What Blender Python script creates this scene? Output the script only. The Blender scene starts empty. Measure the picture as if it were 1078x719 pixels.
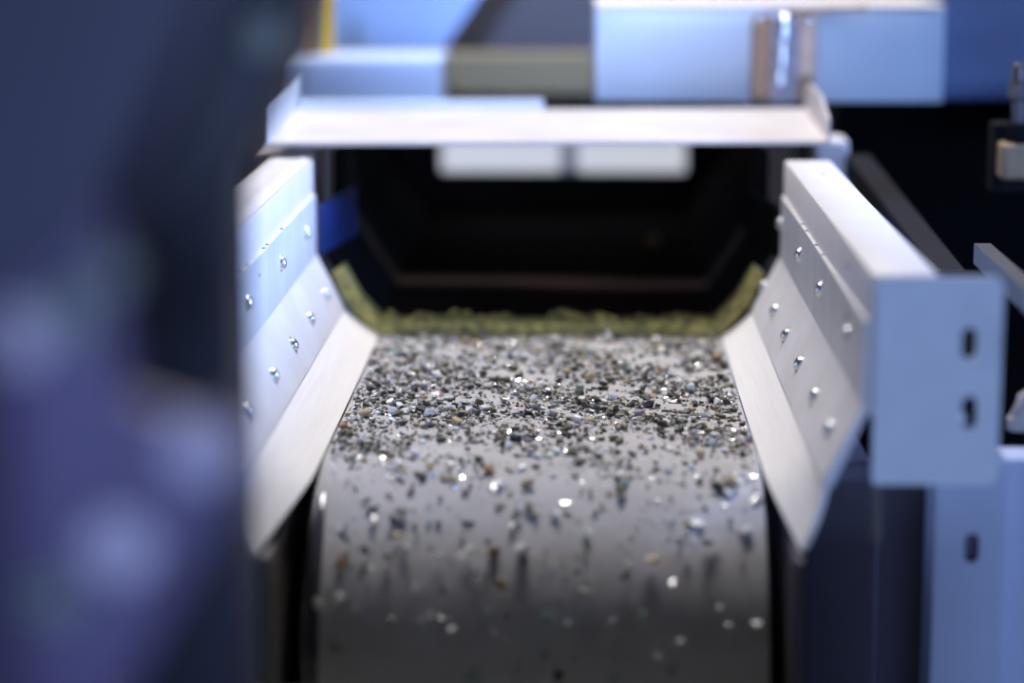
import bpy, bmesh, math, random
from mathutils import Vector, Matrix

scene = bpy.context.scene
C = scene.collection
R = random.Random(11)

# ------------------------------------------------------------------ camera
F = 2545.0
CAM = Vector((0.039, 0.0, 0.497))
pit = math.atan(464.5 / F)
yaw = math.atan(75.0 * math.cos(pit) / F)
fwd = Vector((-math.sin(yaw) * math.cos(pit), math.cos(yaw) * math.cos(pit), -math.sin(pit)))
rgt = Vector((math.cos(yaw), math.sin(yaw), 0))
upv = rgt.cross(fwd)
cam = bpy.data.cameras.new('camera')
co = bpy.data.objects.new('camera', cam)
C.objects.link(co)
M3 = Matrix((rgt, upv, -fwd)).transposed()
co.matrix_world = Matrix.Translation(CAM) @ M3.to_4x4()
cam.sensor_width = 36.0
cam.lens = 36.0 * F / 1078.0
cam.clip_start = 0.02
cam.dof.use_dof = True
cam.dof.focus_distance = 2.40
cam.dof.aperture_fstop = 1.45
scene.camera = co


def ray(px, py):
    return fwd + rgt * ((px - 539.0) / F) - upv * ((py - 359.5) / F)


def P(px, py, Y=None, Z=None, X=None):
    d = ray(px, py)
    if Y is not None:
        t = (Y - CAM.y) / d.y
    elif Z is not None:
        t = (Z - CAM.z) / d.z
    else:
        t = (X - CAM.x) / d.x
    return CAM + d * t


def proj(p):
    v = Vector(p) - CAM
    z = v.dot(fwd)
    return 539 + F * v.dot(rgt) / z, 359.5 - F * v.dot(upv) / z, z


# ------------------------------------------------------------------ materials
def mat(name, col, rough=0.5, metal=0.0, var=0.0, vscale=40.0, bump=0.0, bscale=200.0, spec=0.5,
        col2=None, spots=None, stretch=None, emit=None, coat=0.0):
    m = bpy.data.materials.new(name)
    m.use_nodes = True
    nt = m.node_tree
    b = nt.nodes['Principled BSDF']
    b.inputs['Base Color'].default_value = (*col, 1)
    b.inputs['Roughness'].default_value = rough
    b.inputs['Metallic'].default_value = metal
    b.inputs['Specular IOR Level'].default_value = spec
    b.inputs['Coat Weight'].default_value = coat
    tc = nt.nodes.new('ShaderNodeTexCoord')
    src = tc.outputs['Object']
    if stretch:
        mp = nt.nodes.new('ShaderNodeMapping')
        mp.inputs['Scale'].default_value = stretch
        nt.links.new(src, mp.inputs['Vector'])
        src = mp.outputs['Vector']
    if var > 0 or col2:
        n = nt.nodes.new('ShaderNodeTexNoise')
        n.inputs['Scale'].default_value = vscale
        n.inputs['Detail'].default_value = 6
        nt.links.new(src, n.inputs['Vector'])
        r = nt.nodes.new('ShaderNodeValToRGB')
        r.color_ramp.elements[0].position = 0.32
        r.color_ramp.elements[1].position = 0.68
        c2 = col2 if col2 else tuple(max(0, c * (1 - var)) for c in col)
        r.color_ramp.elements[0].color = (*c2, 1)
        r.color_ramp.elements[1].color = (*col, 1)
        nt.links.new(n.outputs['Fac'], r.inputs['Fac'])
        out = r.outputs['Color']
        if spots:
            sc, thr, scol = spots
            n2 = nt.nodes.new('ShaderNodeTexNoise')
            n2.inputs['Scale'].default_value = sc
            n2.inputs['Detail'].default_value = 2
            nt.links.new(tc.outputs['Object'], n2.inputs['Vector'])
            r2 = nt.nodes.new('ShaderNodeValToRGB')
            r2.color_ramp.elements[0].position = thr
            r2.color_ramp.elements[1].position = thr + 0.05
            r2.color_ramp.elements[0].color = (0, 0, 0, 1)
            r2.color_ramp.elements[1].color = (1, 1, 1, 1)
            nt.links.new(n2.outputs['Fac'], r2.inputs['Fac'])
            mx = nt.nodes.new('ShaderNodeMixRGB')
            mx.inputs['Color2'].default_value = (*scol, 1)
            nt.links.new(r2.outputs['Color'], mx.inputs['Fac'])
            nt.links.new(out, mx.inputs['Color1'])
            out = mx.outputs['Color']
        nt.links.new(out, b.inputs['Base Color'])
    if bump > 0:
        n3 = nt.nodes.new('ShaderNodeTexNoise')
        n3.inputs['Scale'].default_value = bscale
        n3.inputs['Detail'].default_value = 4
        nt.links.new(src, n3.inputs['Vector'])
        bp = nt.nodes.new('ShaderNodeBump')
        bp.inputs['Strength'].default_value = bump
        bp.inputs['Distance'].default_value = 0.002
        nt.links.new(n3.outputs['Fac'], bp.inputs['Height'])
        nt.links.new(bp.outputs['Normal'], b.inputs['Normal'])
    if emit:
        b.inputs['Emission Color'].default_value = (*emit[0], 1)
        b.inputs['Emission Strength'].default_value = emit[1]
    return m


M = {}
M['white_paint'] = mat('white_paint', (0.74, 0.71, 0.73), 0.42, var=0.06, vscale=18, bump=0.05, spots=(130, 0.74, (0.45, 0.43, 0.42)))
M['tray'] = mat('tray_paint', (0.68, 0.645, 0.66), 0.45, col2=(0.58, 0.55, 0.56), vscale=9, bump=0.05, spots=(48, 0.72, (0.25, 0.23, 0.22)))
M['panel_purple'] = mat('purple_grey_panel', (0.06, 0.05, 0.075), 0.7, var=.3, vscale=5)
M['hopper'] = mat('worn_hopper', (0.32, 0.33, 0.27), 0.7, var=.3, vscale=12)  # grey of the unseen blocker, set to bounce neutral light onto the drum
M['putty'] = mat('putty_grey', (0.10, 0.09, 0.08), 0.6, var=.15)
M['bead'] = mat('glossy_edge', (0.05, 0.05, 0.06), 0.16)
M['plate'] = mat('dusty_plate', (0.73, 0.705, 0.72), 0.45, var=0.12, vscale=14, bump=0.06, bscale=350, spots=(160, 0.75, (0.35, 0.33, 0.33)))
M['upright'] = mat('upright_plate', (0.68, 0.68, 0.70), 0.42, var=0.14, vscale=22, stretch=(1, 1, .35), bump=0.05, spots=(140, 0.74, (0.3, 0.29, 0.3)))
M['skirt'] = mat('cream_skirt', (0.85, 0.82, 0.80), 0.5, var=0.07, vscale=60, stretch=(4, .12, 4), bump=0.08, bscale=220)
M['bracket'] = mat('bracket_paint', (0.66, 0.70, 0.76), 0.45, var=0.08, vscale=30, bump=0.03, spots=(60, 0.74, (0.5, 0.52, 0.58)))
M['housing'] = mat('housing_paint', (0.62, 0.72, 0.84), 0.4, var=0.06, vscale=8)
M['belt'] = mat('belt_rubber', (0.48, 0.465, 0.47), 0.85, spec=0.15, var=0.14, vscale=26, bump=0.12, bscale=700, spots=(420, 0.66, (0.3, 0.29, 0.27)))
M['cover_blue'] = mat('deep_blue_cover', (0.10, 0.17, 0.38), 0.4, var=0.3, vscale=5)
M['cover_pale'] = mat('pale_blue_cover', (0.62, 0.74, 0.95), 0.45, var=0.08, vscale=6)  # blue light that the tray keeps off this cover is put into its colour
M['steel'] = mat('bright_steel', (0.75, 0.76, 0.78), 0.22, 1.0)
M['bolt'] = mat('zinc_bolt', (0.66, 0.68, 0.70), 0.33, 1.0)
M['dull_steel'] = mat('dull_steel', (0.28, 0.28, 0.33), 0.45, 0.6, var=0.2)
M['black'] = mat('black_hole', (0.01, 0.01, 0.013), 0.8)
M['dark'] = mat('dark_paint', (0.006, 0.006, 0.009), 0.85, spec=0.15, var=0.3, vscale=6)
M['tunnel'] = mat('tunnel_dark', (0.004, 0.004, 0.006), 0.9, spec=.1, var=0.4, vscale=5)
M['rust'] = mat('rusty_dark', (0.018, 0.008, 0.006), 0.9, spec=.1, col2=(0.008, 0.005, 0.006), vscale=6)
M['chute_blue'] = mat('chute_blue', (0.010, 0.026, 0.14), 0.45)  # blue glow on the left chute wall, put into its colour
M['olive'] = mat('olive_lip', (0.58, 0.49, 0.14), 0.8, col2=(0.15, 0.135, 0.045), vscale=70, bump=0.5, bscale=250)
M['navy'] = mat('navy_paint', (0.008, 0.006, 0.018), 0.5, var=0.2, vscale=3)
M['navy_mid'] = mat('navy_mid_paint', (0.030, 0.021, 0.052), 0.5, var=0.2, vscale=4)
M['violet'] = mat('violet_blue_paint', (0.14, 0.092, 0.19), 0.45, var=0.4, vscale=5)
M['beige'] = mat('beige_grey_paint', (0.22, 0.185, 0.10), 0.6, var=0.1, vscale=4)
M['blue_sheet'] = mat('blue_sheet', (0.30, 0.47, 0.85), 0.5, var=0.1, vscale=3)
M['grey_dark'] = mat('slate_grey', (0.07, 0.07, 0.09), 0.6, var=0.15, vscale=3)
M['strut'] = mat('strut_paint', (0.005, 0.004, 0.006), 0.8, spec=.2, var=0.2, vscale=8)
M['latch_plate'] = mat('pinkish_bronze', (0.58, 0.38, 0.26), 0.35, 0.2, var=.2)
M['rail'] = mat('rail_grey', (0.06, 0.055, 0.06), 0.5, var=.2)
M['clamp'] = mat('beige_clamp', (0.34, 0.25, 0.15), 0.6, var=.15)
M['yellow'] = mat('yellow_paint', (0.75, 0.45, 0.02), 0.5, var=0.1)
M['copper'] = mat('bronze_brown', (0.40, 0.20, 0.07), 0.35, 0.1, var=0.4, vscale=60)
M['cable'] = mat('pale_plastic', (0.42, 0.36, 0.33), 0.7, var=0.1)
M['floor'] = mat('dark_concrete', (0.05, 0.05, 0.055), 0.85, var=0.3, vscale=3)
M['wall'] = mat('dark_wall', (0.03, 0.03, 0.04), 0.9, var=0.2, vscale=1)
M['lamp'] = mat('lamp_diffuser', (0.9, 0.9, 0.9), 0.5, emit=((0.94, 0.96, 1.0), 0.56))  # emission stands in for a reflection, not a real light source
M['post'] = mat('post_paint', (0.40, 0.45, 0.60), 0.45, var=0.08, vscale=12)
M['teal_bolt'] = mat('green_grey_zinc', (0.20, 0.21, 0.17), 0.5)
M['pale_bolt'] = mat('pale_zinc', (0.60, 0.48, 0.55), 0.5)


# ------------------------------------------------------------------ object helpers
def origin(o):
    v = Vector((0, 0, 0))
    while o is not None:
        v += Vector(o.location)
        o = o.parent
    return v


def obj(name, bm, m, parent=None, smooth=False, at=None):
    me = bpy.data.meshes.new(name)
    o = bpy.data.objects.new(name, me)
    C.objects.link(o)
    off = Vector((0, 0, 0))
    if parent is not None:
        o.parent = parent
        off = origin(parent)
    if at is not None:
        o.location = Vector(at) - off
        off = Vector(at)
    bmesh.ops.recalc_face_normals(bm, faces=bm.faces)
    bmesh.ops.translate(bm, verts=bm.verts, vec=-off)
    bm.to_mesh(me)
    bm.free()
    for x in (m if isinstance(m, (list, tuple)) else [m]):
        me.materials.append(x)
    if smooth:
        for p in me.polygons:
            p.use_smooth = True
        try:
            me.set_sharp_from_angle(angle=math.radians(38))
        except Exception:
            pass
    return o


def thing(name, label, cat, loc=(0, 0, 0), group=None):
    o = bpy.data.objects.new(name, None)
    o.empty_display_size = 0.05
    C.objects.link(o)
    o.location = loc
    o['label'] = label
    o['category'] = cat
    if group:
        o['group'] = group
    return o


def tag(o, label, cat, group=None, kind=None):
    o['label'] = label
    o['category'] = cat
    if group:
        o['group'] = group
    if kind:
        o['kind'] = kind
    return o


def structure(o, label=None):
    o['kind'] = 'structure'
    if label:
        o['label'] = label
    return o


def bevel(bm, w, seg=2, ang=35):
    if w <= 0:
        return bm
    es = [e for e in bm.edges if len(e.link_faces) == 2 and e.calc_face_angle(0) > math.radians(ang)]
    bmesh.ops.bevel(bm, geom=es, offset=w, segments=seg, affect='EDGES', profile=0.5, clamp_overlap=True)
    return bm


def box(x0, x1, y0, y1, z0, z1, bv=0.0, bm=None):
    b = bmesh.new()
    bmesh.ops.create_cube(b, size=1.0)
    for v in b.verts:
        v.co = Vector((x0 + (v.co.x + .5) * (x1 - x0), y0 + (v.co.y + .5) * (y1 - y0), z0 + (v.co.z + .5) * (z1 - z0)))
    bevel(b, bv)
    if bm is None:
        return b
    return join(bm, b)


def join(a, b):
    me = bpy.data.meshes.new('tmp')
    b.to_mesh(me)
    b.free()
    a.from_mesh(me)
    bpy.data.meshes.remove(me)
    return a


def prism(sec, y0, y1, bv=0.0, axis='Y'):
    """closed outline extruded along an axis; sec = (x, z) for Y, (x, y) for Z, (y, z) for X"""
    b = bmesh.new()

    def pt(s, t):
        if axis == 'Y':
            return Vector((s[0], t, s[1]))
        if axis == 'Z':
            return Vector((s[0], s[1], t))
        return Vector((t, s[0], s[1]))
    v0 = [b.verts.new(pt(s, y0)) for s in sec]
    v1 = [b.verts.new(pt(s, y1)) for s in sec]
    n = len(sec)
    b.faces.new(v0)
    b.faces.new(v1[::-1])
    for i in range(n):
        b.faces.new((v0[i], v0[(i + 1) % n], v1[(i + 1) % n], v1[i]))
    bmesh.ops.recalc_face_normals(b, faces=b.faces)
    bevel(b, bv)
    return b


def lathe(prof, n=20, axis=Vector((0, 0, 1)), at=Vector((0, 0, 0))):
    """prof = [(r, h)...] turned about axis"""
    b = bmesh.new()
    q = Vector((0, 0, 1)).rotation_difference(axis.normalized()).to_matrix()
    rings = []
    for r, h in prof:
        if r < 1e-7:
            rings.append([b.verts.new(at + q @ Vector((0, 0, h)))])
        else:
            rings.append([b.verts.new(at + q @ Vector((r * math.cos(2 * math.pi * k / n), r * math.sin(2 * math.pi * k / n), h))) for k in range(n)])
    for a, c in zip(rings, rings[1:]):
        for k in range(n):
            k2 = (k + 1) % n
            if len(a) == 1 and len(c) == 1:
                continue
            if len(a) == 1:
                b.faces.new((a[0], c[k], c[k2]))
            elif len(c) == 1:
                b.faces.new((a[k], a[k2], c[0]))
            else:
                b.faces.new((a[k], a[k2], c[k2], c[k]))
    if len(rings[0]) > 1:
        b.faces.new(rings[0][::-1])
    if len(rings[-1]) > 1:
        b.faces.new(rings[-1])
    return b


def rod(a, c, r, n=16, bv=0.0):
    a, c = Vector(a), Vector(c)
    L = (c - a).length
    e = min(bv, L * .3) if bv else 0
    prof = [(r, 0), (r, L)] if not e else [(r - e, 0), (r, e), (r, L - e), (r - e, L)]
    return lathe(prof, n, (c - a), a)


def tube(pts, r, n=10):
    b = bmesh.new()
    rings = []
    pts = [Vector(p) for p in pts]
    for i, p in enumerate(pts):
        t = (pts[min(i + 1, len(pts) - 1)] - pts[max(i - 1, 0)]).normalized()
        u = t.cross(Vector((0.13, 0.2, 1))).normalized()
        w = t.cross(u)
        rings.append([b.verts.new(p + r * (u * math.cos(2 * math.pi * k / n) + w * math.sin(2 * math.pi * k / n))) for k in range(n)])
    for a, c in zip(rings, rings[1:]):
        for k in range(n):
            b.faces.new((a[k], a[(k + 1) % n], c[(k + 1) % n], c[k]))
    b.faces.new(rings[0][::-1])
    b.faces.new(rings[-1])
    return b


def bar(a, c, w, h, up=Vector((0, 0, 1)), bv=0.002):
    """rectangular bar from a to c, w wide and h high"""
    a, c = Vector(a), Vector(c)
    t = (c - a).normalized()
    s = t.cross(up).normalized()
    u = s.cross(t).normalized()
    b = bmesh.new()
    vs = []
    for p in (a, c):
        for i, j in ((-1, -1), (1, -1), (1, 1), (-1, 1)):
            vs.append(b.verts.new(p + s * (w / 2 * i) + u * (h / 2 * j)))
    for f in ((3, 2, 1, 0), (4, 5, 6, 7), (0, 1, 5, 4), (1, 2, 6, 5), (2, 3, 7, 6), (3, 0, 4, 7)):
        b.faces.new([vs[i] for i in f])
    bevel(b, bv)
    return b


def slot_plate(x0, x1, z0, z1, y, th, slots, rc=0.008, bv=0.0008):
    """upright plate facing -Y with rounded corners and real vertical slots [(cx, cz, halfwidth, halfheight)]"""
    b = bmesh.new()

    def loop(pts):
        vs = [b.verts.new((p[0], y, p[1])) for p in pts]
        return [b.edges.new((vs[i], vs[(i + 1) % len(vs)])) for i in range(len(vs))]
    out = []
    for cx, cz, a0 in ((x1 - rc, z1 - rc, 0), (x0 + rc * .4, z1 - rc * .4, 90), (x0 + rc * .4, z0 + rc * .4, 180), (x1 - rc, z0 + rc, 270)):
        r = rc if a0 in (0, 270) else rc * .4
        for k in range(6):
            a = math.radians(a0 + 90 * k / 5)
            out.append((cx + r * math.cos(a), cz + r * math.sin(a)))
    es = loop(out)
    for cx, cz, hw, hh in slots:
        pts = []
        for k in range(9):
            a = math.pi * k / 8
            pts.append((cx + hw * math.cos(a), cz + hh - hw + hw * math.sin(a)))
        for k in range(9):
            a = math.pi + math.pi * k / 8
            pts.append((cx + hw * math.cos(a), cz - hh + hw + hw * math.sin(a)))
        es += loop(pts)
    bmesh.ops.triangle_fill(b, use_beauty=True, use_dissolve=False, edges=es)
    # drop any triangle that fell inside a slot
    kill = []
    for f in b.faces:
        c = f.calc_center_median()
        for cx, cz, hw, hh in slots:
            dz = max(0, abs(c.z - cz) - (hh - hw))
            if math.hypot(c.x - cx, dz) < hw * .97:
                kill.append(f)
                break
    if kill:
        bmesh.ops.delete(b, geom=kill, context='FACES')
    ext = bmesh.ops.extrude_face_region(b, geom=b.faces[:])
    vs = [v for v in ext['geom'] if isinstance(v, bmesh.types.BMVert)]
    bmesh.ops.translate(b, verts=vs, vec=(0, th, 0))
    bmesh.ops.recalc_face_normals(b, faces=b.faces)
    return b


# ------------------------------------------------------------------ the hall
structure(obj('floor', box(-5, 5, -3, 9, -1.05, -0.95), M['floor']), 'dark concrete hall floor')
structure(obj('wall_back', box(-5, 5, 8.9, 9.0, -0.95, 4), M['wall']), 'dark hall wall far behind the machine')

# ------------------------------------------------------------------ belt and drum
RD = 0.19                    # outer radius of the belt on the head drum
YD = 2.145                    # where the belt starts to curve down
BX0, BX1 = -0.194, 0.200
belt = thing('conveyor_belt', 'grey rubber conveyor belt curving down over the front drum', 'conveyor belt', (0, YD, -2 * RD))


def belt_path(r):
    pts = [(3.35, r - RD), (2.9, r - RD), (2.6, r - RD), (2.3, r - RD)]
    for k in range(41):
        a = math.radians(90 + 180 * k / 40)
        pts.append((YD + r * math.cos(a), -RD + r * math.sin(a)))
    pts += [(2.5, -RD - r), (3.35, -RD - r)]
    return pts


def belt_mesh():
    b = bmesh.new()
    th = 0.004
    e = 0.0012
    outer, inner, mid = belt_path(RD), belt_path(RD - th), belt_path(RD - e)
    mid2 = belt_path(RD - th + e)
    rows = []
    for o, m_, m2, i in zip(outer, mid, mid2, inner):
        rows.append([b.verts.new((BX0 + e, *o)), b.verts.new((BX1 - e, *o)), b.verts.new((BX1, *m_)), b.verts.new((BX1, *m2)),
                     b.verts.new((BX1 - e, *i)), b.verts.new((BX0 + e, *i)), b.verts.new((BX0, *m2)), b.verts.new((BX0, *m_))])
    for p, q in zip(rows, rows[1:]):
        for k in range(8):
            b.faces.new((p[k], p[(k + 1) % 8], q[(k + 1) % 8], q[k]))
    b.faces.new(rows[0])
    b.faces.new(rows[-1][::-1])
    return b


obj('belt_band', belt_mesh(), M['belt'], belt, smooth=True)
bp = []
for k in range(30):
    a = math.radians(100 + 150 * k / 29)
    q_ = RD - .003 - .006 * max(0, 1 - k / 6)
    bp.append((BX0 + .006, YD + q_ * math.cos(a), -RD + q_ * math.sin(a)))
obj('edge_strip', tube(bp, .0065, 14), M['bead'], belt, smooth=True)['label'] = 'dark glossy rounded belt edge'
drum = thing('head_drum', 'polished steel end drum inside the front bend of the belt', 'drum', (0, YD, -RD))
rd = RD - 0.0045
obj('drum_shell', lathe([(rd - .012, 0), (rd - .003, 0), (rd, .003), (rd, .392), (rd - .003, .395), (rd - .012, .395)], 64, Vector((1, 0, 0)),
                        Vector((-0.198, YD, -RD))), M['steel'], drum, smooth=True)
obj('shaft', rod((-0.21, YD, -RD), (0.212, YD, -RD), 0.018, 24, .002), M['dull_steel'], drum, smooth=True)


def surf(x, s):
    """point and normal on the belt at path length s measured back (+) or down (-) from the start of the bend"""
    if s >= 0:
        return Vector((x, YD + s, 0)), Vector((0, 0, 1))
    a = -s / RD
    return Vector((x, YD - RD * math.sin(a), -RD + RD * math.cos(a))), Vector((0, -math.sin(a), math.cos(a)))


# ------------------------------------------------------------------ side guides
YF, YB = 1.915, 2.755          # front and rear end of the guides


def bolt_bm():
    r = 0.0070
    prof = [(r * 1.25, 0), (r * 1.25, .0008), (r, .0009)]
    for k in range(1, 7):
        a = math.radians(90 * k / 6)
        prof.append((r * math.cos(a) if k < 6 else 0, .0009 + .0050 * math.sin(a)))
    return lathe(prof, 18)


bolt_mesh = None


def bolt(parent, at, nrm):
    global bolt_mesh
    if bolt_mesh is None:
        o = obj('bolt', bolt_bm(), M['bolt'], None, smooth=True)
        bolt_mesh = o.data
        o.parent = parent
    else:
        o = bpy.data.objects.new('bolt', bolt_mesh)
        C.objects.link(o)
        o.parent = parent
    o.location = Vector(at) - origin(parent)
    o.rotation_euler = Vector((0, 0, 1)).rotation_difference(Vector(nrm).normalized()).to_euler()
    return o


def guide(s, label, bolt_up, bolt_inc, specks, YF=1.915):
    g = thing('side_guide', label, 'conveyor side guide', (s * 0.29, YF, 0.0), )

    def S(sec):
        return [(s * x, z) for x, z in sec]
    # flexible skirt: leans out over the flat belt, hangs down past the bend
    b = bmesh.new()
    rows = []
    N = 44
    th = 0.005
    for i in range(N + 1):
        y = YF + .002 + (YB - YF - .002) * i / N
        t = max(0.0, min(1.0, (2.07 - y) / (2.07 - YF)))
        t = t * t * (3 - 2 * t)
        xb = 0.2005 + 0.018 * t
        zb = 0.0012 - 0.027 * t
        if s < 0:
            xb += 0.004 * t - .006 * (1 - t)
        xt, zt = 0.237, 0.0325
        d = Vector((xt - xb, 0, zt - zb)).normalized()
        n = Vector((d.z, 0, -d.x)) * th          # outward and down
        row = []
        for k in range(5):
            u = k / 4
            sag = 0.0022 * math.sin(math.pi * u)
            row.append((xb + (xt - xb) * u - d.z * sag * -1, zb + (zt - zb) * u - sag * .6))
        inner = [Vector((s * x, y, z)) for x, z in row]
        outer = [Vector((s * (x + n.x), y, max(z + n.z, 0.0012 if t < .05 else -1))) for x, z in row]
        rows.append([b.verts.new(v) for v in inner + outer[::-1]])
    for p, q in zip(rows, rows[1:]):
        for k in range(10):
            b.faces.new((p[k], p[(k + 1) % 10], q[(k + 1) % 10], q[k]))
    b.faces.new(rows[0])
    b.faces.new(rows[-1][::-1])
    obj('skirt', b, M['skirt'], g, smooth=True)['label'] = 'cream flexible skirt strip along the belt'
    # inclined plate
    p0, p1 = Vector((0.2345, 0.0325)), Vector((0.2665, 0.096))
    d = (p1 - p0).normalized()
    n = Vector((d.y, -d.x)) * 0.010
    obj('inclined_plate', prism(S([p0, p1, p1 + n * .6, p0 + n]), YF, YB, .0006), M['plate'], g)
    # upright plate, its top edge shows as a ledge
    obj('upright_plate', prism(S([(0.2662, 0.090), (0.2662, 0.1655), (0.2702, 0.1655), (0.2702, 0.090)]), YF + .001, YB - .004, .0007), M['upright'], g)
    # box beam
    obj('box_beam', prism(S([(0.2702, 0.088), (0.2702, 0.2045), (0.3235, 0.2045), (0.3235, 0.088)]), YF - .004, YB + .01, .003), M['white_paint'], g, smooth=True)
    for y in bolt_up:
        bolt(g, (s * 0.2662, y, 0.134), (-s, 0, 0))
    pm = p0 + (p1 - p0) * 0.44
    for y in bolt_inc:
        bolt(g, (s * pm.x, y, pm.y), (-s * d.y, 0, d.x))
    for (x, y, z, nx, nz, r) in specks:
        o = obj('rivet', lathe([(r, 0), (r * .7, .0005), (0, .0008)], 10, Vector((s * nx, 0, nz)), Vector((s * x, y, z))), M['black'], g)
        o['label'] = 'tiny dark rivet'
    return g


def ys(points, X=None):
    return [P(px, py, X=X).y for px, py in points]


up_r = ys([(822, 243), (842, 277), (864, 316), (893, 362)], X=0.2662)
up_l = ys([(322, 246), (296, 284), (261, 322)], X=-0.2662)
in_r = ys([(796, 300), (804, 322), (816, 347), (828, 375), (842, 405), (858, 440), (874, 474)], X=0.249)
in_l = ys([(353, 305), (342, 326), (326, 352), (308, 380), (287, 410), (262, 445)], X=-0.249)
lt = 0.1657
spk_r = [(0.2683, P(px, py, Z=lt).y, lt, 0, 1, .0023) for px, py in ((845, 236), (850, 243), (860, 258), (867, 268))] + \
        [(0.2702, 2.08, 0.185, -1, 0, .003), (0.2662, 2.04, .148, -1, 0, .0032), (0.2662, 2.03, .138, -1, 0, .003), (0.30, 2.62, .2046, 0, 1, .002)]
spk_l = [(0.2683, y, lt, 0, 1, .0023) for y in (2.16, 2.2, 2.31, 2.335, 2.45)] + [(0.2662, 2.26, .147, -1, 0, .0018)]
gr = guide(1, 'white-topped side guide right of the belt, ending at the slotted pale-blue bracket', up_r, in_r, spk_r)
gl = guide(-1, 'blue-lit side guide left of the belt, partly behind the dark column', up_l, in_l, spk_l, 1.89)

# dusty ribbed crust on top of the left beam
b = bmesh.new()
rows = []
NY = 90
for i in range(NY + 1):
    y = 1.93 + (YB - 1.93) * i / NY
    row = []
    for k in range(7):
        x = -0.3215 + 0.05 * k / 6
        edge = 0 if k in (0, 6) or i in (0, NY) else 1
        h = 0.0006 + edge * (0.002 + 0.0018 * math.sin(y * 190 + math.sin(x * 90) * 1.3) + R.uniform(0, .0009))
        row.append(b.verts.new((x, y, 0.2045 + h)))
    rows.append(row)
for p, q in zip(rows, rows[1:]):
    for k in range(6):
        b.faces.new((p[k], p[k + 1], q[k + 1], q[k]))
obj('dust_crust', b, M['white_paint'], gl, smooth=True)['label'] = 'rippled pale dust on top of the beam'

# ------------------------------------------------------------------ slotted end bracket (front right)
YK = 1.905
c00 = P(917, 509, Y=YK)
c11 = P(1057, 291, Y=YK)
bx0, bx1, bz0, bz1 = c00.x, c11.x, c00.z, c11.z
bk = thing('end_bracket', 'pale blue end bracket with two upright slots at front of right guide', 'bracket', ((bx0 + bx1) / 2, YK, bz0))
sl = []
for (px, y0, y1) in ((1020, 344, 377), (1020, 416, 450)):
    a, c = P(px, y0, Y=YK), P(px, y1, Y=YK)
    sl.append(((a.x), (a.z + c.z) / 2, 0.0058, (a.z - c.z) / 2))
obj('front_plate', slot_plate(bx0, bx1, bz0, bz1, YK - .004, 0.004, sl, rc=.010), M['bracket'], bk)
obj('side_flange', box(bx1 - .004, bx1, YK, YK + .07, bz0 + .006, bz1 - .012, .0012), M['bracket'], bk)
obj('bottom_flange', box(bx0 + .006, bx1 - .006, YK, YK + .055, bz0, bz0 + .004, .001), M['bracket'], bk)
obj('liner', box(0.326, bx1 - .006, YK + .03, YK + .034, bz0 + .008, bz1 - .02), M['black'], bk)
a = P(1013, 440, Y=YK + .006)
obj('slot_bolt', lathe([(.004, 0), (.004, .004), (.0026, .0065), (0, .0075)], 14, Vector((0, -1, 0)), Vector((a.x, YK + .008, a.z))), M['bolt'], bk, smooth=True)
obj('bolt_shank', rod((a.x, YK + .008, a.z), (a.x, YK + .03, a.z), .003), M['dull_steel'], bk)
# small hanging tab below the plate
a, c = P(919, 512, Y=1.93), P(929, 571, Y=1.93)
obj('hanging_tab', box(a.x + .001, c.x - .002, 1.925, 1.955, c.z, bz0 + .004, .0008), M['putty'], bk)

# post below
YPst = 2.0
a, c = P(986, 512, Y=YPst), P(1058, 575, Y=YPst)
slc = P(1023, 577, Y=YPst)
po = thing('support_post', 'blue-grey slotted post standing under the end bracket', 'post', ((a.x + c.x) / 2, YPst, -0.95))
obj('front_web', slot_plate(a.x, c.x, -0.95, bz0 - .002, YPst, .004, [(slc.x, slc.z, .0062, .013)], rc=.006), M['post'], po)
obj('left_flange', box(a.x, a.x + .004, YPst + .004, YPst + .06, -0.95, bz0 - .004), M['post'], po)
obj('right_flange', box(c.x, c.x + .028, YPst + .012, YPst + .06, -0.95, bz0 - .004, .002), M['post'], po)
obj('slot_liner', box(slc.x - .012, slc.x + .012, YPst + .02, YPst + .024, slc.z - .03, slc.z + .03), M['navy_mid'], po)

# ------------------------------------------------------------------ conveyor frame below the belt
cf = thing('conveyor_stand', 'dark steel stand with cheeks below the belt on both sides', 'machine stand', (0, 2.2, -0.95))
obj('left_cheek', box(-0.226, -0.2145, 1.90, 3.3, -0.95, -0.03, .002), M['putty'], cf)
obj('left_web', box(-0.262, -0.232, 1.96, 3.3, -0.95, -0.035, .003), M['post'], cf)
obj('right_cheek', box(0.214, 0.222, 1.90, 3.3, -0.95, -0.03, .002), M['panel_purple'], cf)
obj('right_web', box(0.24, 0.30, 2.06, 3.3, -0.95, 0.0, .002), M['panel_purple'], cf)
obj('cross_panel', box(-0.36, 0.42, 2.3, 2.32, -0.95, -2 * RD - .02, .001), M['panel_purple'], cf)
obj('right_panel', box(0.30, 0.37, 2.12, 2.13, -0.95, 0.085, .001), M['panel_purple'], cf)

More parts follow.
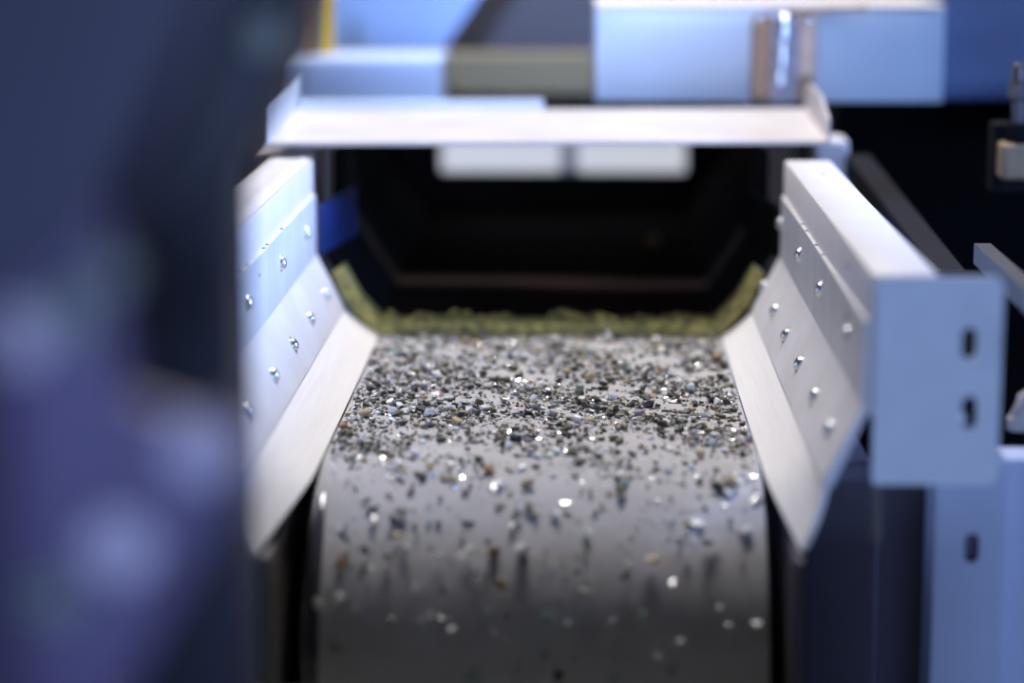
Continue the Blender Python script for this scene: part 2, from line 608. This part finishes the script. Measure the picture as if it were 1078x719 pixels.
# ------------------------------------------------------------------ cross tray on top of the beams
YT0, YT1 = 2.80, 3.10
tl = P(277, 156, Y=YT0)
tr = P(874, 151, Y=YT0)
zt0 = max(0.2075, (tl.z + tr.z) / 2)
z_back = P(560, 115, Y=YT1).z
tx0, tx1 = tl.x, tr.x
ct = thing('cross_tray', 'white shallow metal tray lying across both side guides', 'tray', ((tx0 + tx1) / 2, YT0, zt0))
obj('tray_floor', prism([(YT0, zt0), (YT1, z_back - .004), (YT1, z_back), (YT0 + .002, zt0 + .005)], tx0, tx1, .0006, 'X'), M['tray'], ct)
zl = P(277, 108, Y=YT0).z
obj('left_flange', prism([(YT0, zt0 + .001), (YT1 + .04, z_back), (YT1 + .04, zl + .008), (YT0 + .012, zl), (YT0, zl - .008)], tx0, tx0 + .003, .0005, 'X'), M['bracket'], ct)
zr = P(855, 86, Y=YT1).z
sec = [(YT0, zt0 + .001), (YT1, z_back), (YT1, zr - .03)]
for k in range(7):
    a = math.radians(15 * k)
    sec.append((YT1 - .06 + .06 * math.cos(a), zr - .03 + .03 * math.sin(a)))
sec += [(YT0 + .1, zr - .004), (YT0, zt0 + .03)]
obj('right_flange', prism(sec, tx1 - .003, tx1, .0004, 'X'), M['tray'], ct)
a, c = P(314, 101, Y=YT1 + .01), P(572, 116, Y=YT1 + .01)
ct.rotation_euler.y = -.006
obj('rear_lip', box(a.x, c.x, YT1, YT1 + .02, z_back - .003, a.z - .004, .002), M['housing'], ct)

# support blocks between tray and beam ends
a, c = P(858, 148, Y=3.02), P(893, 190, Y=3.02)
o = obj('support_block', box(a.x, c.x, 3.02, 3.1, 0.10, min(a.z, zt0 + .01), .004), M['white_paint'])
tag(o, 'pale block behind the rear end of the right guide under the tray', 'block')
a, c = P(268, 158, Y=3.0), P(330, 168, Y=3.0)
o = obj('support_block', box(a.x, c.x, 3.0, 3.06, 0.10, min(a.z, zt0 + .008), .003), M['white_paint'])
tag(o, 'pale block behind the rear end of the left guide under the tray', 'block')

# ------------------------------------------------------------------ feed chute (dark tunnel behind)
fc = thing('feed_chute', 'dark feed chute tunnel behind the belt under the white tray', 'chute', (0, 2.82, 0.0))
CY0, CY1 = 2.80, 3.9
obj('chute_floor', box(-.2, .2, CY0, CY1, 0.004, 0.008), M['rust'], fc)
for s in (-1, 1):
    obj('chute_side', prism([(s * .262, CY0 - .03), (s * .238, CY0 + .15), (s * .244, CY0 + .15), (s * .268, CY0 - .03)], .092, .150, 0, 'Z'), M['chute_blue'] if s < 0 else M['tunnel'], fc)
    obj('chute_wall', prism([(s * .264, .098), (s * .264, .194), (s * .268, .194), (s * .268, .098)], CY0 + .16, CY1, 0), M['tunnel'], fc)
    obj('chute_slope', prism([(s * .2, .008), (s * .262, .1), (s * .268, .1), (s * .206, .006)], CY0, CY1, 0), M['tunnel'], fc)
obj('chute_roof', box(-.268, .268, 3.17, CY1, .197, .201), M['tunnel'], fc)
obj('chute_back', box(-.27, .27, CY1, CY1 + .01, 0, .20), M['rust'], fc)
# olive lip following the trough outline at the chute mouth
b = bmesh.new()
lip = [(-.250, .072), (-.232, .036), (-.2, .001), (.2, .001), (.232, .036), (.250, .072)]
dn = [(-.238, .080), (-.218, .044), (-.190, .016), (.190, .016), (.218, .044), (.238, .080)]
rows = []
for (x, z), (x2, z2) in zip(lip, dn):
    rows.append([b.verts.new((x, 2.758, z)), b.verts.new((x2, 2.762, z2)), b.verts.new((x2, 2.80, z2)), b.verts.new((x, 2.80, z))])
for p, q in zip(rows, rows[1:]):
    for k in range(4):
        b.faces.new((p[k], p[(k + 1) % 4], q[(k + 1) % 4], q[k]))
b.faces.new(rows[0])
b.faces.new(rows[-1][::-1])
obj('chute_lip', b, M['olive'], fc)['label'] = 'olive dust-coated lip at the mouth of the chute'
q = P(688, 257, Z=.009)
am = obj('pebble', lathe([(.004, 0), (.009, .002), (.0105, .007), (.008, .012), (0, .014)], 9, Vector((0, 0, 1)), Vector((q.x, q.y, .008))), M['copper'])
tag(am, 'lone amber pebble lying deep in the dark chute', 'pebble')

# ------------------------------------------------------------------ glowing strip standing in for a bright reflection in the chute
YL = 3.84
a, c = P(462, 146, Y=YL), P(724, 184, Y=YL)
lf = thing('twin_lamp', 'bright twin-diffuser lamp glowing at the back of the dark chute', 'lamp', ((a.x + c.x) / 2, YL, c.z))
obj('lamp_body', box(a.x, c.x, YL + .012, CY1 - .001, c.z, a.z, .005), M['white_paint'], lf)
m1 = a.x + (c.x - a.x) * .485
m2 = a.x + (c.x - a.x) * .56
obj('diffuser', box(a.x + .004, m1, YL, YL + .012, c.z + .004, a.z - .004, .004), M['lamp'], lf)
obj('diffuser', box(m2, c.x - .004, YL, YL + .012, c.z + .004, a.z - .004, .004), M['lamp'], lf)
structure(obj('ceiling', box(-5, 5, 2.6, 9, 4.0, 4.1), M['wall']), 'dark hall ceiling')

# ------------------------------------------------------------------ pale blue housing with latch (upper right)
YH = 3.16
a, c = P(627, 9, Y=YH), P(992, 108, Y=YH)
hs = thing('housing_box', 'pale blue sheet-metal housing box above the tray with a bronze latch', 'housing', ((a.x + c.x) / 2, YH, c.z))
obj('housing_body', box(a.x, c.x, YH, YH + .30, c.z, a.z, .003), M['housing'], hs, smooth=True)
a2 = P(627, 8, Y=YH - .006)
obj('top_flange', box(a.x, c.x, YH - .006, YH + .30, a.z, a.z + .004, .001), M['white_paint'], hs)
# latch
l0, l1 = P(793, 18, Y=YH - .03), P(858, 108, Y=YH - .03)
lw = l1.x - l0.x
lt_ = obj('latch', box(l0.x, l1.x, YH - .012, YH - .0005, l1.z, l0.z - .004, .002), M['copper'], hs)
lt_['label'] = 'bronze and chrome toggle latch'
obj('latch_cheek', box(l0.x, l0.x + lw * .30, YH - .034, YH - .012, l1.z + .004, l0.z, .002), M['copper'], lt_)
obj('latch_cheek', box(l1.x - lw * .28, l1.x, YH - .030, YH - .012, l0.z - .075, l0.z, .002), M['latch_plate'], lt_)
xm = l0.x + lw * .47
zz = [l0.z + .004, l0.z - .028, l0.z - .032, l0.z - .062, l0.z - .066, l0.z - .088]
for k in range(3):
    obj('latch_barrel', rod((xm + .002 * (1 - k), YH - .036, zz[2 * k + 1]), (xm + .002 * (1 - k), YH - .036, zz[2 * k]), .0085 - .0012 * k, 18, .002), M['steel'], lt_, smooth=True)
obj('latch_core', box(l0.x + lw * .30, l1.x - lw * .28, YH - .028, YH - .012, l1.z, l0.z - .006), M['dull_steel'], lt_)
for px in (800, 850):
    q = P(px, 22, Y=YH - .036)
    obj('latch_screw', lathe([(.005, 0), (.005, .003), (.003, .005), (0, .006)], 14, Vector((0, -1, 0)), Vector((q.x, YH - .032, q.z))), M['steel'], lt_, smooth=True)
e0, e1 = P(828, 14, Y=YH - .03), P(912, 8, Y=YH - .03)
obj('latch_lever', bar(e0, e1, .016, .0055, bv=.001), M['copper'], lt_)

a, c = P(993, -20, Y=YH + .05), P(1110, 106, Y=YH + .05)
o = obj('side_cover', box(a.x, c.x, YH + .05, YH + .3, c.z, a.z, .004), M['cover_blue'])
tag(o, 'deeper blue cover right of the pale blue housing box', 'cover')

# ------------------------------------------------------------------ machine parts behind the tray (upper left)
a, c = P(296, 57, Y=3.75), P(660, 101, Y=3.75)
o = obj('rear_beam', box(a.x, c.x + .3, 3.75, 3.85, c.z + .002, a.z, .004), M['beige'])
tag(o, 'beige grey crossbeam behind the tray, left of the housing box', 'beam')
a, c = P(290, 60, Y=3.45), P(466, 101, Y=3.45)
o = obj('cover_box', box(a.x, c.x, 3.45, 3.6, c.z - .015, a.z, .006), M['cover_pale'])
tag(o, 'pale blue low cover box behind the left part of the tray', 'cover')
a, c = P(348, -60, Y=3.95), P(520, 56, Y=3.95)
d = P(495, 56, Y=3.95)
e = P(540, -30, Y=3.95)
f_ = P(455, 62, Y=3.95)
o = obj('blue_panel', prism([(a.x, -.95), (f_.x, -.95), (f_.x, c.z - .02), (e.x, e.z + .04), (a.x, a.z + .04)], 3.95, 3.97, .001), M['blue_sheet'])
tag(o, 'bright blue slanted panel at the top behind the beige beam', 'panel')
a, c = P(250, -80, Y=4.15), P(1200, 60, Y=4.15)
o = obj('rear_cabinet', box(a.x, c.x, 4.15, 4.5, -.95, a.z + .1, .01), M['grey_dark'])
tag(o, 'slate grey cabinet behind the blue panel at the top', 'cabinet')
zc = P(306, 60, Y=3.45).z
a, c = P(334, 10, Y=3.5), P(349, 62, Y=3.5)
yp = thing('yellow_post', 'small yellow post on the pale blue cover beside the dark brace', 'post', ((a.x + c.x) / 2, 3.5, zc))
obj('post_body', box(a.x, c.x, 3.5, 3.54, zc, a.z + .12, .003), M['yellow'], yp)
obj('post_edge', box(a.x - .005, a.x, 3.5, 3.53, zc, a.z + .12, .001), M['dull_steel'], yp)
a2 = P(310, 30, Y=3.5)
obj('post_back', box(a2.x, a.x - .005, 3.51, 3.54, zc, a.z + .05, .002), M['copper'], yp)

# ------------------------------------------------------------------ right-hand dark machine side
o = obj('machine_cabinet', box(.40, 1.4, 3.45, 4.1, -0.95, .30, .01), M['dark'])
tag(o, 'black machine cabinet in the dark below the pale blue housing', 'cabinet')
a, c = P(902, 175, Y=3.0), P(1000, 300, Y=2.45)
o = obj('diagonal_strut', bar(a, (c.x, c.y, c.z), .03, .03, bv=.003), M['strut'])
tag(o, 'dark grey strut running back beside the right guide', 'strut')
# side rail parallel with the guides
a = P(1052, 283, Y=2.25)
b_ = Vector((a.x, 1.55, a.z - .006))
o = obj('side_rail', bar(Vector((a.x, 2.35, a.z)), b_, .016, .02, bv=.003), M['rail'])
tag(o, 'grey metal rail just right of the slotted bracket at the frame edge', 'rail')
a, c = P(1056, 152, Y=2.75), P(1092, 190, Y=2.75)
cs = thing('clamp_screw', 'dark clamp screw above a grey block at the right edge', 'clamp', ((a.x + c.x) / 2, 2.75, c.z))
obj('clamp_block', box(a.x, c.x, 2.75, 2.79, c.z, a.z, .004), M['clamp'], cs)
q0, q1 = P(1074, 150, Y=2.77), P(1074, 66, Y=2.77)
obj('screw_rod', rod(q0, q1, .010, 16, .002), M['bead'], cs, smooth=True)
obj('screw_nut', lathe([(.017, 0), (.019, .004), (.019, .018), (.017, .022)], 6, Vector((0, 0, 1)), Vector((q0.x, q0.y, q0.z + .001))), M['dark'], cs)
obj('screw_nut', lathe([(.014, 0), (.016, .003), (.016, .02), (.014, .023)], 6, Vector((0, 0, 1)), Vector((q0.x, q0.y, q0.z + .048))), M['bead'], cs)
obj('clamp_arm', box(a.x - .004, c.x + .3, 2.79, 2.83, c.z - .02, a.z + .02, .003), M['dark'], cs)
obj('clamp_post', box(c.x + .22, c.x + .3, 2.83, 2.89, -.95, a.z + .02, .003), M['dark'], cs)
pts = [P(1074, 452, Y=2.1), P(1074, 436, Y=2.1), P(1080, 422, Y=2.1), P(1092, 414, Y=2.1), P(1115, 411, Y=2.1)]
pe = thing('pipe_elbow', 'pale plastic pipe elbow right of the slotted bracket', 'pipe', pts[0])
obj('elbow_tube', tube(pts, .009, 14), M['cable'], pe, smooth=True)
obj('elbow_collar', lathe([(.011, 0), (.012, .002), (.012, .010), (.011, .012)], 18, pts[1] - pts[0], pts[0]), M['cable'], pe, smooth=True)
a, c = P(1059, 516, Y=2.12), P(1110, 548, Y=2.12)
o = obj('ledge_bar', box(a.x, c.x + .2, 2.12, 2.2, c.z, a.z, .003), M['cable'])
tag(o, 'pale flat bar beside the post top at the right edge', 'bar')

# ------------------------------------------------------------------ blurred machine in the left foreground
YC = 1.42
a, c = P(128, 300, Y=YC), P(241, 300, Y=YC)
fcn = thing('machine_column', 'dark navy upright column blurred in the left foreground', 'column', ((a.x + c.x) / 2, YC, -0.95))
obj('column_profile', box(a.x, c.x, YC, YC + .08, -0.95, P(200, -80, Y=YC).z, .006), M['navy'], fcn)
obj('column_edge', box(c.x - .012, c.x + .001, YC + .08, YC + .085, -0.95, P(200, -80, Y=YC).z, .001), M['grey_dark'], fcn)
# brace
YB_ = 1.30
p = [P(110, 280, Y=YB_), P(246, 185, Y=YB_), P(280, 108, Y=YB_), P(299, 66, Y=YB_), P(326, -60, Y=YB_), P(236, -60, Y=YB_)]
br = obj('diagonal_brace', prism([(v.x, v.z) for v in p], YB_, YC, .004), M['navy'], fcn)
YBt = 1.18
q = P(280, 38, Y=YB_)


def hexbolt(name, q, Y, r, m, parent, h=.008):
    o = obj(name, lathe([(r, 0), (r, h * .8), (r * .85, h), (0, h * 1.05)], 6, Vector((0, -1, 0.0)), Vector((q.x, Y, q.z))), m, parent)
    return o


hexbolt('brace_bolt', q, YB_, .012, M['teal_bolt'], br)['label'] = 'pale green-grey bolt head'
# cover plate nearest the lens
YG = 0.92
o0 = [P(-60, -60, Y=YG), P(262, -60, Y=YG), P(222, 0, Y=YG), P(125, 190, Y=YG), P(60, 290, Y=YG), P(-20, 330, Y=YG)]
o0 = [(v.x, v.z) for v in o0] + [(o0[-1].x, -.95), (o0[0].x - .02, -.95), (o0[0].x - .02, o0[0].z)]
gp = tag(obj('upper_guard', prism(o0, YG, YG + .02, .003), M['navy_mid']), 'slate blue slanting guard plate blurred at top left corner', 'guard plate')
YG2 = 1.0
o1 = [P(-60, 170, Y=YG2), P(110, 190, Y=YG2), P(130, 420, Y=YG2), P(262, 462, Y=YG2), P(240, 530, Y=YG2), P(128, 740, Y=YG2), P(-60, 760, Y=YG2)]
o1 = [(v.x, v.z) for v in o1[:-1]] + [(o1[-2].x, -.95), (o1[-1].x, -.95)]
g2 = tag(obj('side_guard', prism(o1, YG2, YG2 + .015, .003), M['violet']), 'violet blue guard plate with bolts blurred at left edge', 'guard plate')
for (px, py, r, m, yy) in ((20, 352, .016, 'pale_bolt', 0), (74, 330, .013, 'teal_bolt', 0), (118, 285, .010, 'teal_bolt', 0), (128, 572, .017, 'pale_bolt', 0), (212, 470, .016, 'pale_bolt', 0), (60, 625, .012, 'teal_bolt', 0)):
    hexbolt('guard_bolt', P(px, py, Y=YG2), YG2, r, M[m], g2)

# ------------------------------------------------------------------ unseen blocker added in front to shade the drum (rim just under the frame)
hp = thing('collecting_hopper', 'dark hopper in front of the drum below the belt', 'hopper', (0, 1.6, -0.95))
obj('hopper_front', prism([(1.44, 0.004), (1.45, 0.004), (1.62, -0.95), (1.61, -0.95)], -.45, .325, 0, 'X'), M['hopper'], hp)

# ------------------------------------------------------------------ granulate on the belt
PAL = {
    'charcoal': [(0.035, 0.034, 0.034), .5, 0.0],
    'grey': [(0.26, 0.25, 0.24), .5, 0.0],
    'white': [(0.82, 0.82, 0.80), .25, 0.0],
    'silver': [(0.85, 0.85, 0.86), .27, 1.0],
    'olive': [(0.11, 0.10, 0.055), .6, 0.0],
    'tan': [(0.44, 0.34, 0.20), .6, 0.0],
    'rust': [(0.34, 0.17, 0.08), .6, 0.0],
    'teal': [(0.26, 0.36, 0.34), .35, 0.0],
}
GM = {k: mat('grain_' + k, v[0], v[1], v[2], var=(0.25 if v[2] == 0 else 0), vscale=300) for k, v in PAL.items()}
KEYS = list(PAL)
WT = [.30, .15, .23, .15, .115, .04, .012, .02]
KIND = {'charcoal': 'stone_chip', 'grey': 'stone_chip', 'white': 'shell_flake', 'silver': 'metal_flake', 'olive': 'stone_chip', 'tan': 'pebble', 'rust': 'pebble', 'teal': 'glass_shard'}


def grain_shape(kind, rr):
    """unit-size grain, convex, flat side down"""
    b = bmesh.new()
    if kind == 'pebble':
        bmesh.ops.create_icosphere(b, subdivisions=2, radius=0.5)
        ph = [rr.uniform(0, 6) for _ in range(4)]
        a, c, d = rr.uniform(.7, 1), rr.uniform(.6, .9), rr.uniform(.5, .75)
        f = [rr.uniform(0, 6) for _ in range(3)]
        for v in b.verts:
            k = 1 + .16 * math.sin(v.co.x * 8 + f[0]) + .15 * math.sin(v.co.y * 7 + f[1]) + .10 * math.sin(v.co.z * 9 + f[2]) + .07 * math.sin(13 * (v.co.x + v.co.y) + ph[0]) + rr.uniform(-.05, .05)
            v.co = Vector((v.co.x * a * k, v.co.y * c * k, v.co.z * d * k))
    else:
        if kind == 'flake':
            n, ht, asp = 9, rr.uniform(.10, .22), rr.uniform(.5, .9)
        elif kind == 'sliver':
            n, ht, asp = 8, rr.uniform(.10, .2), rr.uniform(.15, .3)
        else:
            n, ht, asp = 12, rr.uniform(.35, .6), rr.uniform(.55, .95)
        for i in range(n):
            a = rr.uniform(0, 2 * math.pi)
            r = rr.uniform(.34, .5)
            b.verts.new((math.cos(a) * r, math.sin(a) * r * asp, rr.choice((-1, 1)) * ht * .5 * rr.uniform(.6, 1)))
        r_ = bmesh.ops.convex_hull(b, input=b.verts[:])
        dead = [v for v in b.verts if not v.link_faces]
        if dead:
            bmesh.ops.delete(b, geom=dead, context='VERTS')
    z0 = min(v.co.z for v in b.verts)
    for v in b.verts:
        v.co.z -= z0
    bmesh.ops.recalc_face_normals(b, faces=b.faces)
    return b


rr = random.Random(5)
SHAPES = {}
for kind, n in (('chip', 12), ('flake', 9), ('sliver', 5), ('pebble', 6)):
    SHAPES[kind] = []
    for i in range(n):
        b = grain_shape(kind, rr)
        b.verts.ensure_lookup_table()
        b.verts.index_update()
        SHAPES[kind].append(([v.co.copy() for v in b.verts], [[v.index for v in f.verts] for f in b.faces]))
        b.free()

SHAPE_OF = {'charcoal': ('chip', 'chip', 'flake', 'sliver'), 'grey': ('chip', 'flake', 'chip'), 'white': ('flake', 'chip'), 'silver': ('flake', 'flake', 'sliver'),
            'olive': ('chip', 'chip', 'flake'), 'tan': ('pebble', 'chip', 'flake', 'chip'), 'rust': ('chip', 'chip', 'sliver', 'flake'), 'teal': ('flake', 'chip')}


def hashn(x, y, sc):
    return (math.sin(x * sc + 1.7 * math.sin(y * sc * .7)) + math.sin(y * sc * 1.3 + 2.1 * math.sin(x * sc * .6)) + math.sin((x + y) * sc * .8)) / 3


grains = []


def add(x, s, size, key, shape=None, rot=None, tilt=.25, lift=0.0, special=None):
    p, n = surf(x, s)
    shp = shape or rr.choice(SHAPE_OF[key])
    idx = rr.randrange(len(SHAPES[shp]))
    q = Vector((0, 0, 1)).rotation_difference(n).to_matrix()
    rz = Matrix.Rotation(rr.uniform(0, 6.28) if rot is None else rot, 3, 'Z')
    tl_ = Matrix.Rotation(rr.uniform(-tilt, tilt), 3, 'X') @ Matrix.Rotation(rr.uniform(-tilt, tilt), 3, 'Y')
    mtx = q @ tl_ @ rz
    verts = SHAPES[shp][idx][0]
    low = min((mtx @ (v * size)).dot(n) for v in verts)
    loc = p + n * (-low - .0002 + lift)
    grains.append(dict(loc=loc, m=mtx, size=size, key=key, shp=shp, idx=idx, s=s, x=x, special=special))


def pick():
    return rr.choices(KEYS, WT)[0]


def size_rand():
    return min(.014, .0027 * math.exp(rr.gauss(0.35, .52)))


n_flat = 0
tries = 0
while n_flat < 14000 and tries < 140000:
    tries += 1
    x = rr.uniform(BX0 + .004, BX1 - .004)
    s = rr.uniform(-.06, .645)
    dens = .42 + .55 * hashn(x, s, 38) + .40 * hashn(x + 3, s * 1.6, 85)
    band = math.exp(-((s - .23) / .15) ** 2)
    dens += .25 * band + .25 * max(0, abs(x) - .12) / .08
    if s < .09:
        dens *= .12 + .88 * max(0, s + .06) / .15
    if rr.random() > dens:
        continue
    add(x, s, size_rand() * (1.1 if s > .4 else 1), pick() if s < .40 else rr.choices(KEYS, [.17, .26, .26, .13, .10, .06, .012, .02])[0], lift=(rr.uniform(0, .003) if dens > .9 and rr.random() < .35 else 0))
    n_flat += 1
# over the bend
for i in range(520):
    s = -abs(rr.gauss(0, .085)) if rr.random() < .62 else -rr.uniform(.05, .26)
    if s < -.26:
        continue
    x = rr.uniform(BX0 + .017, BX1 - .006)
    add(x, s, min(.016, size_rand() * rr.uniform(.9, 1.8)), rr.choices(KEYS, [.08, .15, .34, .20, .13, .08, .012, .03] if s > -.08 else [.04, .2, .36, .06, .12, .18, .01, .04])[0], tilt=.45, shape=(rr.choice(('chip', 'chip', 'flake')) if s < -.1 else None), lift=(rr.uniform(0, .003) if s < -.12 else 0))


def hit(px, py):
    """belt surface coordinate under a photo pixel"""
    p = P(px, py, Z=0)
    if p.y >= YD:
        return p.x, p.y - YD
    d = ray(px, py)
    lo = None
    t0 = (YD - RD - .02) / d.y
    for k in range(4000):
        t = t0 + k * (.3 / 4000) / d.y
        q = CAM + d * t
        if (q.y - YD) ** 2 + (q.z + RD) ** 2 <= RD * RD:
            return q.x, -RD * math.atan2(-(q.y - YD), q.z + RD)
    return p.x, 0


SPECIAL = [
    ((360, 454), .012, 'rust', 'pebble', 'orange-brown round pebble beside the left skirt of the belt'),
    ((368, 459), .010, 'olive', 'pebble', 'olive brown pebble touching the orange one near the left skirt'),
    ((543, 454), .0125, 'charcoal', 'chip', 'large black stone chip just left of the belt middle'),
    ((622, 402), .014, 'tan', 'pebble', 'tan pebble standing out behind the sharp zone of granulate'),
    ((738, 363), .014, 'tan', 'chip', 'yellowish chip near the chute lip at right rear'),
    ((640, 361), .012, 'tan', 'chip', 'yellowish chip near the chute lip at rear middle'),
    ((725, 568), .017, 'white', 'flake', 'bright white flake on the bend near the right skirt'),
    ((553, 582), .021, 'white', 'chip', 'big pale cream chip on the curved front of the belt'),
    ((337, 637), .015, 'white', 'chip', 'pale chip low on the left end of the curved belt'),
    ((508, 658), .014, 'grey', 'sliver', 'grey upright sliver low on the curved belt front'),
    ((796, 527), .016, 'silver', 'flake', 'shiny silver flake on the bend beside the right skirt'),
    ((776, 515), .017, 'silver', 'sliver', 'long silver sliver on the bend near the right skirt'),
    ((590, 477), .014, 'white', 'flake', 'shiny white flake just in front of the sharp granulate band'),
    ((521, 582), .010, 'rust', 'pebble', 'small orange-brown pebble on the curved belt front'),
    ((557, 537), .014, 'olive', 'chip', 'dark olive chip with tan edge at the start of the bend'),
    ((595, 530), .013, 'silver', 'flake', 'small bright flake at the start of the bend, belt middle'),
    ((365, 577), .013, 'white', 'sliver', 'white upright sliver on the left part of the bend'),
    ((411, 503), .010, 'silver', 'flake', 'bright flake at left before the bend'),
    ((425, 352), .012, 'tan', 'chip', 'pale tan chip near the chute lip at left rear'),
    ((415, 372), .013, 'teal', 'chip', 'grey-green chip at the left rear of the belt'),
]
for (px, py), sz, key, shp, lab in SPECIAL:
    x, s = hit(px, py)
    rot = None
    if shp == 'sliver' and s < 0:
        rot = math.radians(70)
    add(x, s, sz, key, shp, rot, tilt=.2, special=lab)

for g in grains:
    px, py, z = proj(g['loc'])
    ok = -5 < px < 1083 and py < 725
    g['w'] = (g['size'] / z if ok else 0) + (10 if g['special'] else 0)
grains.sort(key=lambda g: -g['w'])
NI = 300
indiv, rest = grains[:NI], grains[NI:]

mesh_cache = {}
ZONE = [('front', 'curved front bend of the grey belt'), ('flat', 'flat grey belt top')]
ADJ = {'charcoal': ('black stone chip', 'stone chip'), 'grey': ('grey stone chip', 'stone chip'), 'white': ('white flake', 'flake'), 'silver': ('silver metal flake', 'metal flake'),
       'olive': ('olive brown stone chip', 'stone chip'), 'tan': ('tan bit of stone', 'pebble'), 'rust': ('rust-red bit of stone', 'pebble'), 'teal': ('grey-green glass bit', 'glass shard')}
for g in indiv:
    k = (g['shp'], g['idx'], g['key'])
    if k not in mesh_cache:
        vs, fs = SHAPES[g['shp']][g['idx']]
        me = bpy.data.meshes.new(KIND[g['key']])
        me.from_pydata([tuple(v) for v in vs], [], fs)
        me.materials.append(GM[g['key']])
        if g['shp'] == 'pebble':
            for p in me.polygons:
                p.use_smooth = True
        mesh_cache[k] = me
    o = bpy.data.objects.new(KIND[g['key']], mesh_cache[k])
    C.objects.link(o)
    o.location = g['loc']
    o.rotation_euler = g['m'].to_euler()
    o.scale = (g['size'],) * 3
    adj, cat = ADJ[g['key']]
    if g['special']:
        tag(o, g['special'], cat)
    else:
        if g['s'] < 0:
            lab, grp = 'small %s on the curved front bend of the belt' % adj, '%ss on the belt bend' % adj
        elif g['s'] < .25:
            lab, grp = 'small %s on the flat belt just behind the bend' % adj, '%ss on the front of the flat belt' % adj
        else:
            lab, grp = 'small %s on the flat belt towards the chute' % adj, '%ss on the rear of the flat belt' % adj
        tag(o, lab, cat, grp)

verts, faces, mi = [], [], []
for g in rest:
    vs, fs = SHAPES[g['shp']][g['idx']]
    b0 = len(verts)
    for v in vs:
        verts.append(tuple(g['loc'] + g['m'] @ (v * g['size'])))
    k = KEYS.index(g['key'])
    for f in fs:
        faces.append([i + b0 for i in f])
        mi.append(k)
me = bpy.data.meshes.new('granulate')
me.from_pydata(verts, [], faces)
for k in KEYS:
    me.materials.append(GM[k])
me.polygons.foreach_set('material_index', mi)
o = bpy.data.objects.new('granulate', me)
C.objects.link(o)
tag(o, 'fine mixed granulate scattered thickly over the grey conveyor belt', 'granulate', kind='stuff')

# olive crumbs heaped along the chute lip
verts, faces = [], []
for i in range(900):
    x = rr.uniform(-.197, .197)
    hmax = .010 + .005 * hashn(x, 0, 60) + .005 * hashn(x, 1, 150)
    z = .012 + rr.uniform(0, max(.001, hmax - .004))
    vs, fs = SHAPES['chip'][rr.randrange(12)]
    sz = rr.uniform(.003, .011)
    rm = Matrix.Rotation(rr.uniform(0, 6.28), 3, 'Z') @ Matrix.Rotation(rr.uniform(-.5, .5), 3, 'X')
    b0 = len(verts)
    L = Vector((x, rr.uniform(2.763, 2.797), z))
    for v in vs:
        verts.append(tuple(L + rm @ (v * sz)))
    for f in fs:
        faces.append([j + b0 for j in f])
me = bpy.data.meshes.new('olive_crumbs')
me.from_pydata(verts, [], faces)
me.materials.append(M['olive'])
o = bpy.data.objects.new('olive_crumbs', me)
C.objects.link(o)
tag(o, 'ridge of olive green crumbs along the chute lip behind the belt', 'crumbs', kind='stuff')


# ------------------------------------------------------------------ light
def area(name, loc, target, size, power, col, sy=None, spread=None):
    l = bpy.data.lights.new(name, 'AREA')
    l.shape = 'RECTANGLE'
    l.size = size
    l.size_y = sy or size
    l.energy = power
    l.color = col
    o = bpy.data.objects.new(name, l)
    C.objects.link(o)
    o.location = loc
    o.rotation_euler = (Vector(target) - Vector(loc)).to_track_quat('-Z', 'Y').to_euler()
    if spread:
        l.spread = math.radians(spread)
    return o


area('overhead_lamp', (0.05, 3.36, 2.3), (0.0, 2.4, 0), 0.9, 80, (1.0, 0.965, 0.955), 0.5)
area('blue_daylight_side', (2.5, 2.45, 0.78), (-.27, 2.42, 0.14), 0.6, 13, (0.34, 0.52, 1.0), None, 47)
area('blue_lamp_high', (-.3, 1.0, 1.4), (0.05, 3.8, .42), .25, 2.2, (0.40, 0.55, 1.0), None, 22)  # added narrow fill without a known source, brightens rear cover and blue panel
area('blue_daylight_front', (0.45, -1.6, 0.16), (0.2, 2.4, 0.16), 1.3, 64, (0.36, 0.53, 1.0), 0.32)
w = bpy.data.worlds.new('world')
scene.world = w
w.use_nodes = True
w.node_tree.nodes['Background'].inputs['Color'].default_value = (0.10, 0.11, 0.25, 1)
w.node_tree.nodes['Background'].inputs['Strength'].default_value = 0.08

vs_ = scene.view_settings
scene.display_settings.display_device = 'sRGB'
vs_.view_transform = 'Standard'
vs_.look = 'None'
vs_.gamma = 1.0
vs_.exposure = 0.0
vs_.use_curve_mapping = False
